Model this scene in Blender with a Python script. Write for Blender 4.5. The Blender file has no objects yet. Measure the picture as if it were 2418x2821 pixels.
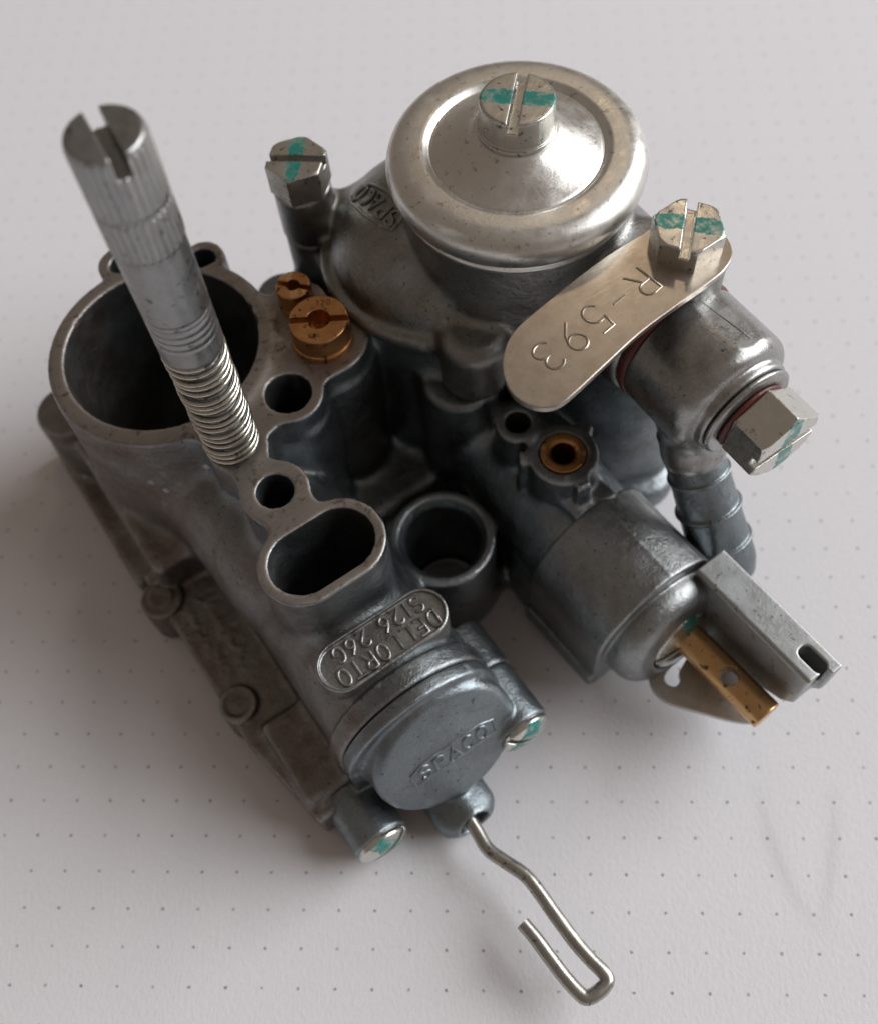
import bpy, math, random
import numpy as np
from mathutils import Matrix, Vector
random.seed(7)
rng = np.random.default_rng(7)
MM = 0.001
scene = bpy.context.scene
COL = scene.collection
R_ = math.radians

# ------------------------------------------------------------------ camera
cam_data = bpy.data.cameras.new('camera')
cam = bpy.data.objects.new('camera', cam_data)
COL.objects.link(cam)
cam.matrix_world = Matrix(((0.998414, 0.012432, 0.054917, 7.531 * MM),
                           (0.014253, 0.887757, -0.460092, -72.251 * MM),
                           (-0.054473, 0.460145, 0.886171, 153.539 * MM),
                           (0, 0, 0, 1)))
cam_data.sensor_fit = 'HORIZONTAL'
cam_data.sensor_width = 36.0
cam_data.lens = 42.708
cam_data.clip_start = 0.005
cam_data.clip_end = 20.0
cam_data.dof.use_dof = True
cam_data.dof.focus_distance = 0.126
cam_data.dof.aperture_fstop = 21.0
scene.camera = cam

# ------------------------------------------------------------------ world and lamps
world = bpy.data.worlds.new('World')
scene.world = world
world.use_nodes = True
bg = world.node_tree.nodes['Background']
bg.inputs['Color'].default_value = (1.0, 0.81, 0.68, 1)
bg.inputs['Strength'].default_value = 0.19


def area_lamp(name, loc, target, sx, sy, power, col):
    d = bpy.data.lights.new(name, 'AREA')
    d.shape = 'RECTANGLE'
    d.size, d.size_y = sx, sy
    d.energy = power
    d.color = col
    o = bpy.data.objects.new(name, d)
    COL.objects.link(o)
    o.location = loc
    o.rotation_euler = (Vector(target) - Vector(loc)).to_track_quat('-Z', 'Y').to_euler()
    return o


area_lamp('window_light', (1.90, 0.52, 1.12), (0.0, 0.0, 0.02), 2.1, 1.7, 77.0, (0.97, 0.98, 1.0))
area_lamp('room_lamp', (0.20, 1.00, 1.12), (0.0, 0.0, 0.0), 0.10, 0.10, 0.42, (1.0, 0.80, 0.58))

scene.render.engine = 'CYCLES'
scene.cycles.use_denoising = True
scene.cycles.caustics_reflective = False
scene.cycles.use_adaptive_sampling = True
scene.cycles.adaptive_threshold = 0.015
scene.cycles.max_bounces = 7
scene.cycles.diffuse_bounces = 3
scene.cycles.glossy_bounces = 4
scene.view_settings.view_transform = 'Standard'
scene.view_settings.look = 'None'
scene.view_settings.exposure = 0.0
scene.view_settings.gamma = 1.0


# ------------------------------------------------------------------ materials
class NT:
    def __init__(self, name):
        self.m = bpy.data.materials.new(name)
        self.m.use_nodes = True
        self.t = self.m.node_tree
        self.b = self.t.nodes['Principled BSDF']
        self.tc = self.t.nodes.new('ShaderNodeTexCoord')

    def n(self, typ, **kw):
        nd = self.t.nodes.new(typ)
        for k, v in kw.items():
            if k.startswith('_'):
                setattr(nd, k[1:], v)
            else:
                nd.inputs[k.replace('__', ' ')].default_value = v
        return nd

    def l(self, a, b):
        self.t.links.new(a, b)

    def noise(self, scale, detail=4, rough=0.6, vec=None, dist=0.0):
        nd = self.n('ShaderNodeTexNoise', Scale=scale, Detail=detail, Roughness=rough, Distortion=dist)
        self.l(vec if vec is not None else self.tc.outputs['Object'], nd.inputs['Vector'])
        return nd.outputs['Fac']

    def ramp(self, fac, stops):
        nd = self.t.nodes.new('ShaderNodeValToRGB')
        cr = nd.color_ramp
        while len(cr.elements) < len(stops):
            cr.elements.new(0.5)
        for e, (p, c) in zip(cr.elements, stops):
            e.position = p
            e.color = (c, c, c, 1) if isinstance(c, (int, float)) else tuple(c) + (1,)
        self.l(fac, nd.inputs['Fac'])
        return nd.outputs['Color']

    def mix(self, fac, a, b):
        nd = self.t.nodes.new('ShaderNodeMix')
        nd.data_type = 'RGBA'
        for s, v in ((0, fac), (6, a), (7, b)):
            if hasattr(v, 'is_output'):
                self.l(v, nd.inputs[s])
            elif s == 0:
                nd.inputs[0].default_value = v
            else:
                nd.inputs[s].default_value = tuple(v) + (1,)
        return nd.outputs[2]

    def math(self, op, a, b=None, clamp=False):
        nd = self.t.nodes.new('ShaderNodeMath')
        nd.operation = op
        nd.use_clamp = clamp
        for i, v in enumerate((a, b)):
            if v is None:
                continue
            if hasattr(v, 'is_output'):
                self.l(v, nd.inputs[i])
            else:
                nd.inputs[i].default_value = v
        return nd.outputs[0]

    def edge(self, a=0.515, b=0.58, amt=0.7):
        g = self.t.nodes.new('ShaderNodeNewGeometry')
        return self.math('MULTIPLY', self.ramp(g.outputs['Pointiness'], [(a, 0.0), (b, amt)]), self.ramp(self.noise(500, 5, 0.7), [(0.35, 0.25), (0.6, 1.0)]))

    def bump(self, h, strength, dist):
        nd = self.n('ShaderNodeBump', Strength=strength, Distance=dist)
        self.l(h, nd.inputs['Height'])
        self.l(nd.outputs['Normal'], self.b.inputs['Normal'])

    def set(self, **kw):
        for k, v in kw.items():
            s = self.b.inputs[k.replace('__', ' ')]
            if hasattr(v, 'is_output'):
                self.l(v, s)
            else:
                s.default_value = tuple(v) + (1,) if isinstance(v, (tuple, list)) else v


def cast_metal(name, c0=(0.175, 0.205, 0.222), c1=(0.31, 0.345, 0.365), stain=(0.13, 0.105, 0.085), amount=0.40, rough=0.33, grain=1.0, left=None):
    """die-cast zinc; left = x (mm) beyond which old brown and red stains take over"""
    t = NT(name)
    big = t.ramp(t.noise(90, 4, 0.65), [(0.35, 0.0), (0.65, 1.0)])
    base = t.mix(big, c0, c1)
    st = t.ramp(t.noise(75, 8, 0.72, dist=0.8), [(0.62 - amount * 0.5, 0.0), (0.80, 0.9)])
    rr = t.ramp(t.noise(260, 5), [(0.3, rough - 0.09), (0.7, rough + 0.12)])
    if left is not None:
        sep = t.n('ShaderNodeSeparateXYZ')
        t.l(t.tc.outputs['Object'], sep.inputs['Vector'])
        k = t.math('MULTIPLY', t.math('SUBTRACT', left * MM, sep.outputs[0]), 180.0)
        k = t.math('ADD', k, t.math('MULTIPLY', t.math('SUBTRACT', t.noise(120, 6, 0.7), 0.5), 2.4), True)
        patch = t.mix(t.ramp(t.noise(110, 7, 0.7, dist=1.0), [(0.45, 0.0), (0.62, 1.0)]), (0.27, 0.26, 0.245), (0.215, 0.165, 0.15))
        patch = t.mix(t.ramp(t.noise(260, 7, 0.75, dist=0.5), [(0.52, 0.0), (0.72, 0.8)]), patch, (0.46, 0.45, 0.43))
        base = t.mix(t.math('MULTIPLY', k, 0.92), base, patch)
        rr = t.math('ADD', rr, t.math('MULTIPLY', k, 0.10))
    base = t.mix(st, base, stain)
    specks = t.ramp(t.noise(1300, 4, 0.6), [(0.635, 0.0), (0.69, 0.75)])
    base = t.mix(specks, base, (0.05, 0.05, 0.05))
    scr = t.n('ShaderNodeMapping', Scale=(4200, 260, 500), Rotation=(0.3, 0.2, 0.7))
    t.l(t.tc.outputs['Object'], scr.inputs['Vector'])
    sc = t.ramp(t.noise(1.0, 3, 0.55, vec=scr.outputs['Vector']), [(0.66, 0.0), (0.72, 0.35)])
    base = t.mix(sc, base, (0.5, 0.5, 0.5))
    gr = t.ramp(t.noise(3200, 3, 0.6), [(0.3, 0.0), (0.7, 1.0)])
    base = t.mix(t.math('MULTIPLY', gr, 0.30), base, (0.07, 0.07, 0.07))
    base = t.mix(t.edge(), base, (0.55, 0.56, 0.57))
    t.set(Base__Color=base, Metallic=0.90)
    t.set(Roughness=rr)
    h = t.math('ADD', t.math('ADD', t.noise(800, 6, 0.7), t.math('MULTIPLY', t.noise(170, 4, 0.6), 2.4)), t.math('MULTIPLY', t.noise(3000, 3, 0.6), 0.35))
    t.bump(h, 0.55 * grain, 0.00026)
    return t.m


M_CAST = cast_metal('cast_zinc', left=-1.5)
M_CASTB = cast_metal('cast_zinc_clean', (0.205, 0.24, 0.26), (0.27, 0.31, 0.33), amount=0.24, rough=0.36, grain=0.75)
M_COVER = cast_metal('cast_cover', (0.31, 0.315, 0.305), (0.41, 0.415, 0.40), amount=0.42, rough=0.33, grain=0.8)
M_BANJO = cast_metal('cast_banjo', (0.38, 0.38, 0.37), (0.48, 0.48, 0.47), amount=0.3, rough=0.28, grain=0.35)


def machined(name):
    t = NT(name)
    mp = t.n('ShaderNodeMapping', Scale=(300, 5200, 300), Rotation=(0, 0, R_(-62)))
    t.l(t.tc.outputs['Object'], mp.inputs['Vector'])
    sc = t.noise(1.0, 4, 0.6, vec=mp.outputs['Vector'])
    base = t.mix(t.ramp(t.noise(120, 5), [(0.3, 0.0), (0.7, 1.0)]), (0.26, 0.235, 0.21), (0.34, 0.31, 0.28))
    specks = t.ramp(t.noise(620, 7, 0.75), [(0.545, 0.0), (0.63, 0.85)])
    base = t.mix(specks, base, (0.09, 0.07, 0.06))
    base = t.mix(t.edge(amt=0.9), base, (0.62, 0.60, 0.57))
    base = t.mix(t.math('MULTIPLY', t.ramp(sc, [(0.35, 0.0), (0.65, 1.0)]), 0.25), base, (0.12, 0.10, 0.09))
    t.set(Base__Color=base, Metallic=0.85, Roughness=t.ramp(sc, [(0.3, 0.38), (0.7, 0.55)]))
    t.bump(sc, 0.25, 0.0001)
    return t.m


M_FACE = machined('machined_zinc')


def steel(name, c=(0.60, 0.59, 0.56), rough=0.30, dirt=0.3, paint=None, grain=0.3, fine=900):
    """plated steel; paint = (half width mm, axis 0/1, offset mm) gives a green marker stripe in the part's own frame"""
    t = NT(name)
    base = t.mix(t.ramp(t.noise(300, 6, 0.7), [(0.5, 0.0), (0.75, dirt)]), c, (0.16, 0.14, 0.12))
    specks = t.ramp(t.noise(1000, 5, 0.65), [(0.605, 0.0), (0.65, 0.8)])
    base = t.mix(t.math('MULTIPLY', specks, min(1.0, dirt * 5)), base, (0.07, 0.06, 0.05))
    base = t.mix(t.edge(amt=0.6), base, (0.78, 0.77, 0.74))
    met = 0.95
    rr = t.ramp(t.noise(420, 5), [(0.3, rough - 0.06), (0.7, rough + 0.12)])
    if paint:
        hw, ax, off = paint[:3]
        sep = t.n('ShaderNodeSeparateXYZ')
        t.l(t.tc.outputs['Object'], sep.inputs['Vector'])
        d = t.math('ABSOLUTE', t.math('SUBTRACT', sep.outputs[ax], off * MM))
        d = t.math('ADD', d, t.math('MULTIPLY', t.math('SUBTRACT', t.noise(330, 5, 0.65), 0.5), 0.0030))
        k = t.math('MULTIPLY', t.math('SUBTRACT', hw * MM, d), 9000.0, True)
        k = t.math('MULTIPLY', k, t.math('ADD', t.ramp(t.noise(700, 5, 0.7), [(0.34, 0.25), (0.52, 1.0)]), 0.0), True)
        geo = t.n('ShaderNodeSeparateXYZ')
        t.l(t.tc.outputs['Normal'], geo.inputs['Vector'])
        up = t.math('GREATER_THAN', geo.outputs[2], 0.35)
        k = t.math('MULTIPLY', k, up)
        if len(paint) > 3:
            k = t.math('MULTIPLY', k, t.math('GREATER_THAN', sep.outputs[2], paint[3] * MM))
        base = t.mix(k, base, t.mix(t.noise(350, 3), (0.006, 0.13, 0.11), (0.03, 0.27, 0.22)))
        met = t.math('SUBTRACT', 0.95, t.math('MULTIPLY', k, 0.85))
    t.set(Base__Color=base, Metallic=met, Roughness=rr)
    t.bump(t.noise(fine, 4), grain, 0.0001)
    return t.m


M_ZINC = steel('zinc_plate', (0.58, 0.57, 0.52), 0.26)
M_WIRE = steel('wire_steel', (0.43, 0.425, 0.39), 0.30, 0.3)
M_SPRING = steel('spring_steel', (0.55, 0.53, 0.47), 0.20, 0.35)
M_SCREWST = steel('idle_screw_steel', (0.33, 0.335, 0.335), 0.32, 0.5)
t = NT('tag_steel')
mp = t.n('ShaderNodeMapping', Scale=(350, 4500, 350), Rotation=(0, 0, R_(-20)))
t.l(t.tc.outputs['Object'], mp.inputs['Vector'])
tsc = t.noise(1.0, 4, 0.6, vec=mp.outputs['Vector'])
tb = t.mix(t.ramp(t.noise(700, 5, 0.7), [(0.66, 0.0), (0.72, 0.8)]), (0.38, 0.33, 0.275), (0.10, 0.08, 0.06))
t.set(Base__Color=t.mix(t.edge(amt=0.6), tb, (0.7, 0.66, 0.6)), Metallic=0.92, Roughness=t.ramp(tsc, [(0.3, 0.27), (0.7, 0.33)]))
t.bump(tsc, 0.05, 0.0001)
M_TAG = t.m
M_LEVER = steel('lever_steel', (0.42, 0.41, 0.39), 0.42, 0.3)
M_BRACKET = steel('bracket_zinc', (0.40, 0.42, 0.42), 0.42, 0.25, fine=2500)


def brass(name, c0, c1, rough):
    t = NT(name)
    base = t.mix(t.ramp(t.noise(250, 6, 0.7), [(0.4, 0.0), (0.7, 1.0)]), c0, c1)
    specks = t.ramp(t.noise(900, 5, 0.6), [(0.605, 0.0), (0.65, 0.9)])
    base = t.mix(specks, base, (0.06, 0.03, 0.015))
    base = t.mix(t.edge(amt=0.75), base, (0.85, 0.60, 0.33))
    t.set(Base__Color=base, Metallic=0.95, Roughness=t.ramp(t.noise(400, 4), [(0.3, rough - 0.08), (0.7, rough + 0.1)]))
    t.bump(t.noise(900, 4), 0.2, 0.0001)
    return t.m


M_BRASS = brass('brass', (0.58, 0.295, 0.12), (0.38, 0.18, 0.07), 0.34)
M_BRASSP = brass('brass_pin', (0.66, 0.42, 0.20), (0.54, 0.32, 0.14), 0.32)

t = NT('red_fibre')
t.set(Base__Color=t.mix(t.noise(900, 4), (0.075, 0.014, 0.012), (0.14, 0.028, 0.022)), Roughness=0.42)
t.bump(t.noise(1500, 4), 0.4, 0.0002)
M_RED = t.m
t = NT('dark_text')
t.set(Base__Color=(0.03, 0.018, 0.01), Roughness=0.6)
M_DARK = t.m


CREASES = [((44.5, -36.5), (50.6, -58.5), 1.5), ((55.7, -36.0), (50.2, -58.5), -1.6), ((24.0, -34.0), (25.4, -41.0), 0.7)]


def paper_mat():
    t = NT('dotted_paper')
    sep = t.n('ShaderNodeSeparateXYZ')
    wob = t.n('ShaderNodeTexNoise', Scale=2500, Detail=2)
    t.l(t.tc.outputs['Object'], wob.inputs['Vector'])
    sub = t.n('ShaderNodeVectorMath', _operation='SUBTRACT')
    t.l(wob.outputs['Color'], sub.inputs[0])
    sub.inputs[1].default_value = (0.5, 0.5, 0.5)
    scl = t.n('ShaderNodeVectorMath', _operation='SCALE')
    t.l(sub.outputs[0], scl.inputs[0])
    scl.inputs['Scale'].default_value = 0.00035
    add = t.n('ShaderNodeVectorMath', _operation='ADD')
    t.l(t.tc.outputs['Object'], add.inputs[0])
    t.l(scl.outputs[0], add.inputs[1])
    t.l(add.outputs[0], sep.inputs['Vector'])
    ds = []
    for ax in (0, 1):
        f = t.math('MULTIPLY', sep.outputs[ax], 200.0)
        f = t.math('SUBTRACT', f, t.math('ROUND', f))
        ds.append(t.math('MULTIPLY', f, 5.0))
    r = t.math('SQRT', t.math('ADD', t.math('MULTIPLY', ds[0], ds[0]), t.math('MULTIPLY', ds[1], ds[1])))
    dot = t.math('MULTIPLY', t.math('SUBTRACT', 0.29, r), 5.0, True)
    dot = t.math('MULTIPLY', dot, t.ramp(t.noise(700, 3), [(0.3, 0.55), (0.6, 0.95)]))
    fib = t.ramp(t.noise(900, 5, 0.7), [(0.3, 0.0), (0.7, 1.0)])
    base = t.mix(fib, (0.752, 0.748, 0.775), (0.782, 0.778, 0.805))
    base = t.mix(dot, base, (0.20, 0.195, 0.21))
    t.set(Base__Color=base, Roughness=0.9)
    t.b.inputs['Specular IOR Level'].default_value = 0.25
    mp = t.n('ShaderNodeMapping', Scale=(1.6, 1.0, 1.0))
    t.l(t.tc.outputs['Object'], mp.inputs['Vector'])
    h = t.math('ADD', t.noise(1100, 4, 0.6, vec=mp.outputs['Vector']), t.math('MULTIPLY', t.noise(40, 3), 0.6))
    so = t.n('ShaderNodeSeparateXYZ')
    t.l(t.tc.outputs['Object'], so.inputs['Vector'])
    # two shallow pressed folds to the right of the carburettor: a step across a line, fading at its ends
    for (x0, y0), (x1, y1), amp in CREASES:
        L = math.hypot(x1 - x0, y1 - y0)
        dx, dy = (x1 - x0) / L, (y1 - y0) / L
        px, py = t.math('SUBTRACT', so.outputs[0], x0 * MM), t.math('SUBTRACT', so.outputs[1], y0 * MM)
        al = t.math('ADD', t.math('MULTIPLY', px, dx), t.math('MULTIPLY', py, dy))
        ac = t.math('SUBTRACT', t.math('MULTIPLY', px, -dy), t.math('MULTIPLY', py, -dx))
        u = t.math('DIVIDE', al, L * MM)
        bow = t.math('MULTIPLY', t.math('MULTIPLY', u, t.math('SUBTRACT', 1.0, u)), 0.006 * (1 if amp > 0 else -0.4))
        ac = t.math('ADD', ac, bow)
        win = t.math('MULTIPLY', t.math('MULTIPLY', u, t.math('SUBTRACT', 1.0, u)), 4.0, True)
        st = t.math('MULTIPLY', ac, 900.0)
        sg = t.math('TANH', st)
        fall = t.math('POWER', 2.718, t.math('MULTIPLY', t.math('ABSOLUTE', ac), -160.0))
        h = t.math('ADD', h, t.math('MULTIPLY', t.math('MULTIPLY', t.math('MULTIPLY', sg, fall), win), abs(amp)))
    t.bump(h, 0.30, 0.00018)
    return t.m


M_PAPER = paper_mat()


# ------------------------------------------------------------------ mesh helpers
def link(name, me, mat, parent, mtx=None):
    o = bpy.data.objects.new(name, me)
    COL.objects.link(o)
    for m in (mat if isinstance(mat, (list, tuple)) else [mat]):
        me.materials.append(m)
    o.parent = parent
    if mtx is not None:
        o.matrix_local = mtx
    return o


def mesh_from(verts, quads, name):
    """verts in mm"""
    me = bpy.data.meshes.new(name)
    verts = np.asarray(verts, np.float32) * MM
    quads = np.asarray(quads, np.int32)
    k = quads.shape[1]
    me.vertices.add(len(verts))
    me.vertices.foreach_set('co', verts.ravel())
    me.loops.add(quads.size)
    me.loops.foreach_set('vertex_index', quads.ravel())
    me.polygons.add(len(quads))
    me.polygons.foreach_set('loop_start', np.arange(0, quads.size, k, dtype=np.int32))
    me.update(calc_edges=True)
    me.polygons.foreach_set('use_smooth', np.ones(len(quads), bool))
    return me


def pymesh(name, verts, faces, smooth=True, sharp=35):
    me = bpy.data.meshes.new(name)
    me.from_pydata([(x * MM, y * MM, z * MM) for x, y, z in verts], [], faces)
    me.update()
    if smooth:
        me.polygons.foreach_set('use_smooth', np.ones(len(me.polygons), bool))
        me.set_sharp_from_angle(angle=R_(sharp))
    return me


def lathe(name, prof, mat, parent, mtx=None, n=96, sharp=35):
    """prof: (r, z) list, outline from the axis outwards and back"""
    v, f = [], []
    k = len(prof)
    for i in range(n):
        a = 2 * math.pi * i / n
        for r, z in prof:
            v.append((r * math.cos(a), r * math.sin(a), z))
    for i in range(n):
        j = (i + 1) % n
        for q in range(k - 1):
            f.append((i * k + q, j * k + q, j * k + q + 1, i * k + q + 1))
    return link(name, pymesh(name, v, f, True, sharp), mat, parent, mtx)


def round_prof(pts, r, seg=4):
    """round the corners of an open polyline"""
    out = [pts[0]]
    for i in range(1, len(pts) - 1):
        p0, p1, p2 = (np.array(q, float) for q in pts[i - 1:i + 2])
        d0, d1 = p0 - p1, p2 - p1
        l0, l1 = np.linalg.norm(d0), np.linalg.norm(d1)
        rr = min(r, l0 * 0.45, l1 * 0.45)
        a, b = p1 + d0 / l0 * rr, p1 + d1 / l1 * rr
        for s in range(seg + 1):
            u = s / seg
            out.append(tuple((1 - u) ** 2 * a + 2 * u * (1 - u) * p1 + u * u * b))
    out.append(pts[-1])
    return out


def catmull(pts, sub=6):
    P = [np.array(p, float) for p in pts]
    P = [2 * P[0] - P[1]] + P + [2 * P[-1] - P[-2]]
    out = []
    for i in range(1, len(P) - 2):
        for s in range(sub):
            u = s / sub
            out.append(0.5 * ((2 * P[i]) + (-P[i - 1] + P[i + 1]) * u + (2 * P[i - 1] - 5 * P[i] + 4 * P[i + 1] - P[i + 2]) * u * u
                              + (-P[i - 1] + 3 * P[i] - 3 * P[i + 1] + P[i + 2]) * u ** 3))
    out.append(P[-2])
    return out


def tube_geo(path, r, n=12, up=(0, 0, 1), squash=1.0, cap=True):
    v, f = [], []
    P = [np.array(p, float) for p in path]
    side = None
    for i, p in enumerate(P):
        d = P[min(i + 1, len(P) - 1)] - P[max(i - 1, 0)]
        d /= np.linalg.norm(d) + 1e-12
        if side is None:
            side = np.cross(d, np.array(up, float))
            if np.linalg.norm(side) < 1e-3:
                side = np.cross(d, np.array([1., 0.3, 0]))
        side = side - d * (side @ d)
        side /= np.linalg.norm(side)
        w = np.cross(side, d)
        rr = r[i] if hasattr(r, '__len__') else r
        for k in range(n):
            a = 2 * math.pi * k / n
            v.append(p + rr * (math.cos(a) * side + math.sin(a) * w * squash))
    for i in range(len(P) - 1):
        for k in range(n):
            j = (k + 1) % n
            f.append((i * n + k, i * n + j, (i + 1) * n + j, (i + 1) * n + k))
    if cap:
        f.append(tuple(range(n - 1, -1, -1)))
        f.append(tuple((len(P) - 1) * n + k for k in range(n)))
    return v, f


def tube(name, path, r, mat, parent, mtx=None, n=12, **kw):
    v, f = tube_geo(path, r, n, **kw)
    return link(name, pymesh(name, v, f, True, 50), mat, parent, mtx)


def prism(name, pts, z0, z1, mat, parent, mtx=None, bev=0.25, sharp=30):
    """extruded outline (counter-clockwise) with a small bevel top and bottom"""
    P = np.array(pts, float)
    n = len(P)
    nx, pv = np.roll(P, -1, 0), np.roll(P, 1, 0)
    e0, e1 = P - pv, nx - P
    n0 = np.c_[e0[:, 1], -e0[:, 0]] / np.linalg.norm(e0, axis=1)[:, None]
    n1 = np.c_[e1[:, 1], -e1[:, 0]] / np.linalg.norm(e1, axis=1)[:, None]
    m = n0 + n1
    m /= np.maximum((m * m).sum(1), 0.6)[:, None] / 2
    Q = P - m * bev
    rings = [(Q, z0), (P, z0 + bev), (P, z1 - bev), (Q, z1)]
    v = [(x, y, z) for ring, z in rings for x, y in ring]
    f = []
    for k in range(3):
        for i in range(n):
            j = (i + 1) % n
            f.append((k * n + i, k * n + j, (k + 1) * n + j, (k + 1) * n + i))
    f.append(tuple(range(n - 1, -1, -1)))
    f.append(tuple(3 * n + i for i in range(n)))
    return link(name, pymesh(name, v, f, True, sharp), mat, parent, mtx)


# ------------------------------------------------------------------ signed distance modelling (millimetres)
class Grid:
    def __init__(self, lo, hi, h):
        self.lo = np.array(lo, float)
        self.h = h
        n = np.ceil((np.array(hi, float) - self.lo) / h).astype(int) + 1
        self.ax = [self.lo[i] + h * np.arange(n[i]) for i in range(3)]
        self.D = np.full(tuple(n), 9.0, np.float32)

    def region(self, lo, hi, m):
        sl, xs = [], []
        for i in range(3):
            a = max(int((lo[i] - m - self.lo[i]) / self.h), 0)
            b = min(int((hi[i] + m - self.lo[i]) / self.h) + 2, len(self.ax[i]))
            sl.append(slice(a, max(b, a)))
            sh = [1, 1, 1]
            sh[i] = -1
            xs.append(self.ax[i][a:max(b, a)].astype(np.float32).reshape(sh))
        return tuple(sl), xs

    def add(self, prim, k=0.0):
        fn, lo, hi = prim
        sl, xs = self.region(lo, hi, 1.6 + k)
        d = fn(*xs)
        a = self.D[sl]
        if k > 0:
            h = np.maximum(k - np.abs(a - d), 0) / k
            self.D[sl] = np.minimum(a, d) - h * h * k * 0.25
        else:
            self.D[sl] = np.minimum(a, d)

    def sub(self, prim, k=0.0):
        fn, lo, hi = prim
        sl, xs = self.region(lo, hi, 1.6 + k)
        d = -fn(*xs)
        a = self.D[sl]
        if k > 0:
            h = np.maximum(k - np.abs(a - d), 0) / k
            self.D[sl] = np.maximum(a, d) + h * h * k * 0.25
        else:
            self.D[sl] = np.maximum(a, d)

    def inter(self, fn):
        xs = [self.ax[i].astype(np.float32).reshape([-1 if j == i else 1 for j in range(3)]) for i in range(3)]
        self.D = np.maximum(self.D, fn(*xs)).astype(np.float32)

    def sample(self, p):
        q = (p - self.lo) / self.h
        n = np.array(self.D.shape)
        q = np.clip(q, 0, n - 1.001)
        i = q.astype(int)
        f = q - i
        r = 0
        for dx in (0, 1):
            for dy in (0, 1):
                for dz in (0, 1):
                    w = (f[:, 0] if dx else 1 - f[:, 0]) * (f[:, 1] if dy else 1 - f[:, 1]) * (f[:, 2] if dz else 1 - f[:, 2])
                    r = r + w * self.D[i[:, 0] + dx, i[:, 1] + dy, i[:, 2] + dz]
        return r

    def mesh(self, name):
        D = self.D
        # close the shape at the grid border
        for a in range(3):
            s = [slice(None)] * 3
            for e in (0, -1):
                s[a] = e
                D[tuple(s)] = np.maximum(D[tuple(s)], 0.4 * self.h)
        S = D < 0
        c = [slice(None, -1), slice(1, None)]
        allin = np.ones(tuple(x - 1 for x in S.shape), bool)
        anyin = np.zeros_like(allin)
        for i in (0, 1):
            for j in (0, 1):
                for k in (0, 1):
                    s = S[c[i], c[j], c[k]]
                    allin &= s
                    anyin |= s
        act = np.argwhere(anyin & ~allin)
        idx = np.full(allin.shape, -1, np.int32)
        idx[act[:, 0], act[:, 1], act[:, 2]] = np.arange(len(act))
        acc = np.zeros((len(act), 3))
        cnt = np.zeros(len(act))
        corners = [(i, j, k) for i in (0, 1) for j in (0, 1) for k in (0, 1)]
        for a in corners:
            for b in corners:
                if a < b and sum(abs(x - y) for x, y in zip(a, b)) == 1:
                    da = D[act[:, 0] + a[0], act[:, 1] + a[1], act[:, 2] + a[2]]
                    db = D[act[:, 0] + b[0], act[:, 1] + b[1], act[:, 2] + b[2]]
                    m = (da < 0) != (db < 0)
                    u = np.where(m, da / np.where(m, da - db, 1), 0)[:, None]
                    p = np.array(a) * (1 - u) + np.array(b) * u
                    acc[m] += p[m]
                    cnt[m] += 1
        V = self.lo + self.h * (act + acc / cnt[:, None])
        quads = []
        for a in range(3):
            b, c2 = (a + 1) % 3, (a + 2) % 3
            s0 = [slice(1, -1)] * 3
            s1 = [slice(1, -1)] * 3
            s0[a] = slice(0, -1)
            s1[a] = slice(1, None)
            A, B = S[tuple(s0)], S[tuple(s1)]
            e = np.argwhere(A != B)
            off = np.array([1, 1, 1])
            off[a] = 0
            e = e + off
            eb, ec = np.zeros(3, int), np.zeros(3, int)
            eb[b], ec[c2] = 1, 1
            q = [idx[tuple((e - o).T)] for o in (eb + ec, ec, np.zeros(3, int), eb)]
            q = np.stack(q, 1)
            inside = S[tuple(e.T)]
            q[~inside] = q[~inside][:, ::-1]
            quads.append(q)
        Q = np.concatenate(quads)
        Q = Q[(Q >= 0).all(1)]
        # normals from the field
        eps = self.h * 0.9
        N = np.stack([self.sample(V + np.eye(3)[a] * eps) - self.sample(V - np.eye(3)[a] * eps) for a in range(3)], 1)
        N /= np.linalg.norm(N, axis=1)[:, None] + 1e-9
        me = mesh_from(V, Q, name)
        me.normals_split_custom_set_from_vertices(N.astype(np.float32).tolist())
        self.V, self.N, self.Q = V, N, Q
        return me


def frame_of(d, ref=None):
    d = np.array(d, float)
    d /= np.linalg.norm(d)
    r = np.array(ref if ref is not None else ((0, 0, 1) if abs(d[2]) < 0.9 else (1, 0, 0)), float)
    u = np.cross(r, d)
    u /= np.linalg.norm(u)
    return u, np.cross(d, u), d


def cyl(p0, p1, r, rd=0.0, r1=None):
    """capped cylinder or cone, edges rounded by rd"""
    p0, p1 = np.array(p0, float), np.array(p1, float)
    L = np.linalg.norm(p1 - p0)
    d = (p1 - p0) / L
    c = (p0 + p1) / 2
    ra = r if r1 is None else r1
    R = max(r, ra)

    def fn(X, Y, Z):
        x, y, z = X - c[0], Y - c[1], Z - c[2]
        a = x * d[0] + y * d[1] + z * d[2]
        q = np.sqrt(np.maximum(x * x + y * y + z * z - a * a, 0))
        rr = r if r1 is None else r + (r1 - r) * (a / L + 0.5)
        u, w = q - rr + rd, np.abs(a) - L / 2 + rd
        return np.minimum(np.maximum(u, w), 0) + np.hypot(np.maximum(u, 0), np.maximum(w, 0)) - rd
    e = np.sqrt(np.maximum(1 - d * d, 0)) * R
    return fn, np.minimum(p0, p1) - e, np.maximum(p0, p1) + e


def capsule(p0, p1, r):
    p0, p1 = np.array(p0, float), np.array(p1, float)
    ba = p1 - p0

    def fn(X, Y, Z):
        x, y, z = X - p0[0], Y - p0[1], Z - p0[2]
        h = np.clip((x * ba[0] + y * ba[1] + z * ba[2]) / (ba @ ba), 0, 1)
        return np.sqrt((x - h * ba[0]) ** 2 + (y - h * ba[1]) ** 2 + (z - h * ba[2]) ** 2) - r
    return fn, np.minimum(p0, p1) - r, np.maximum(p0, p1) + r


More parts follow.
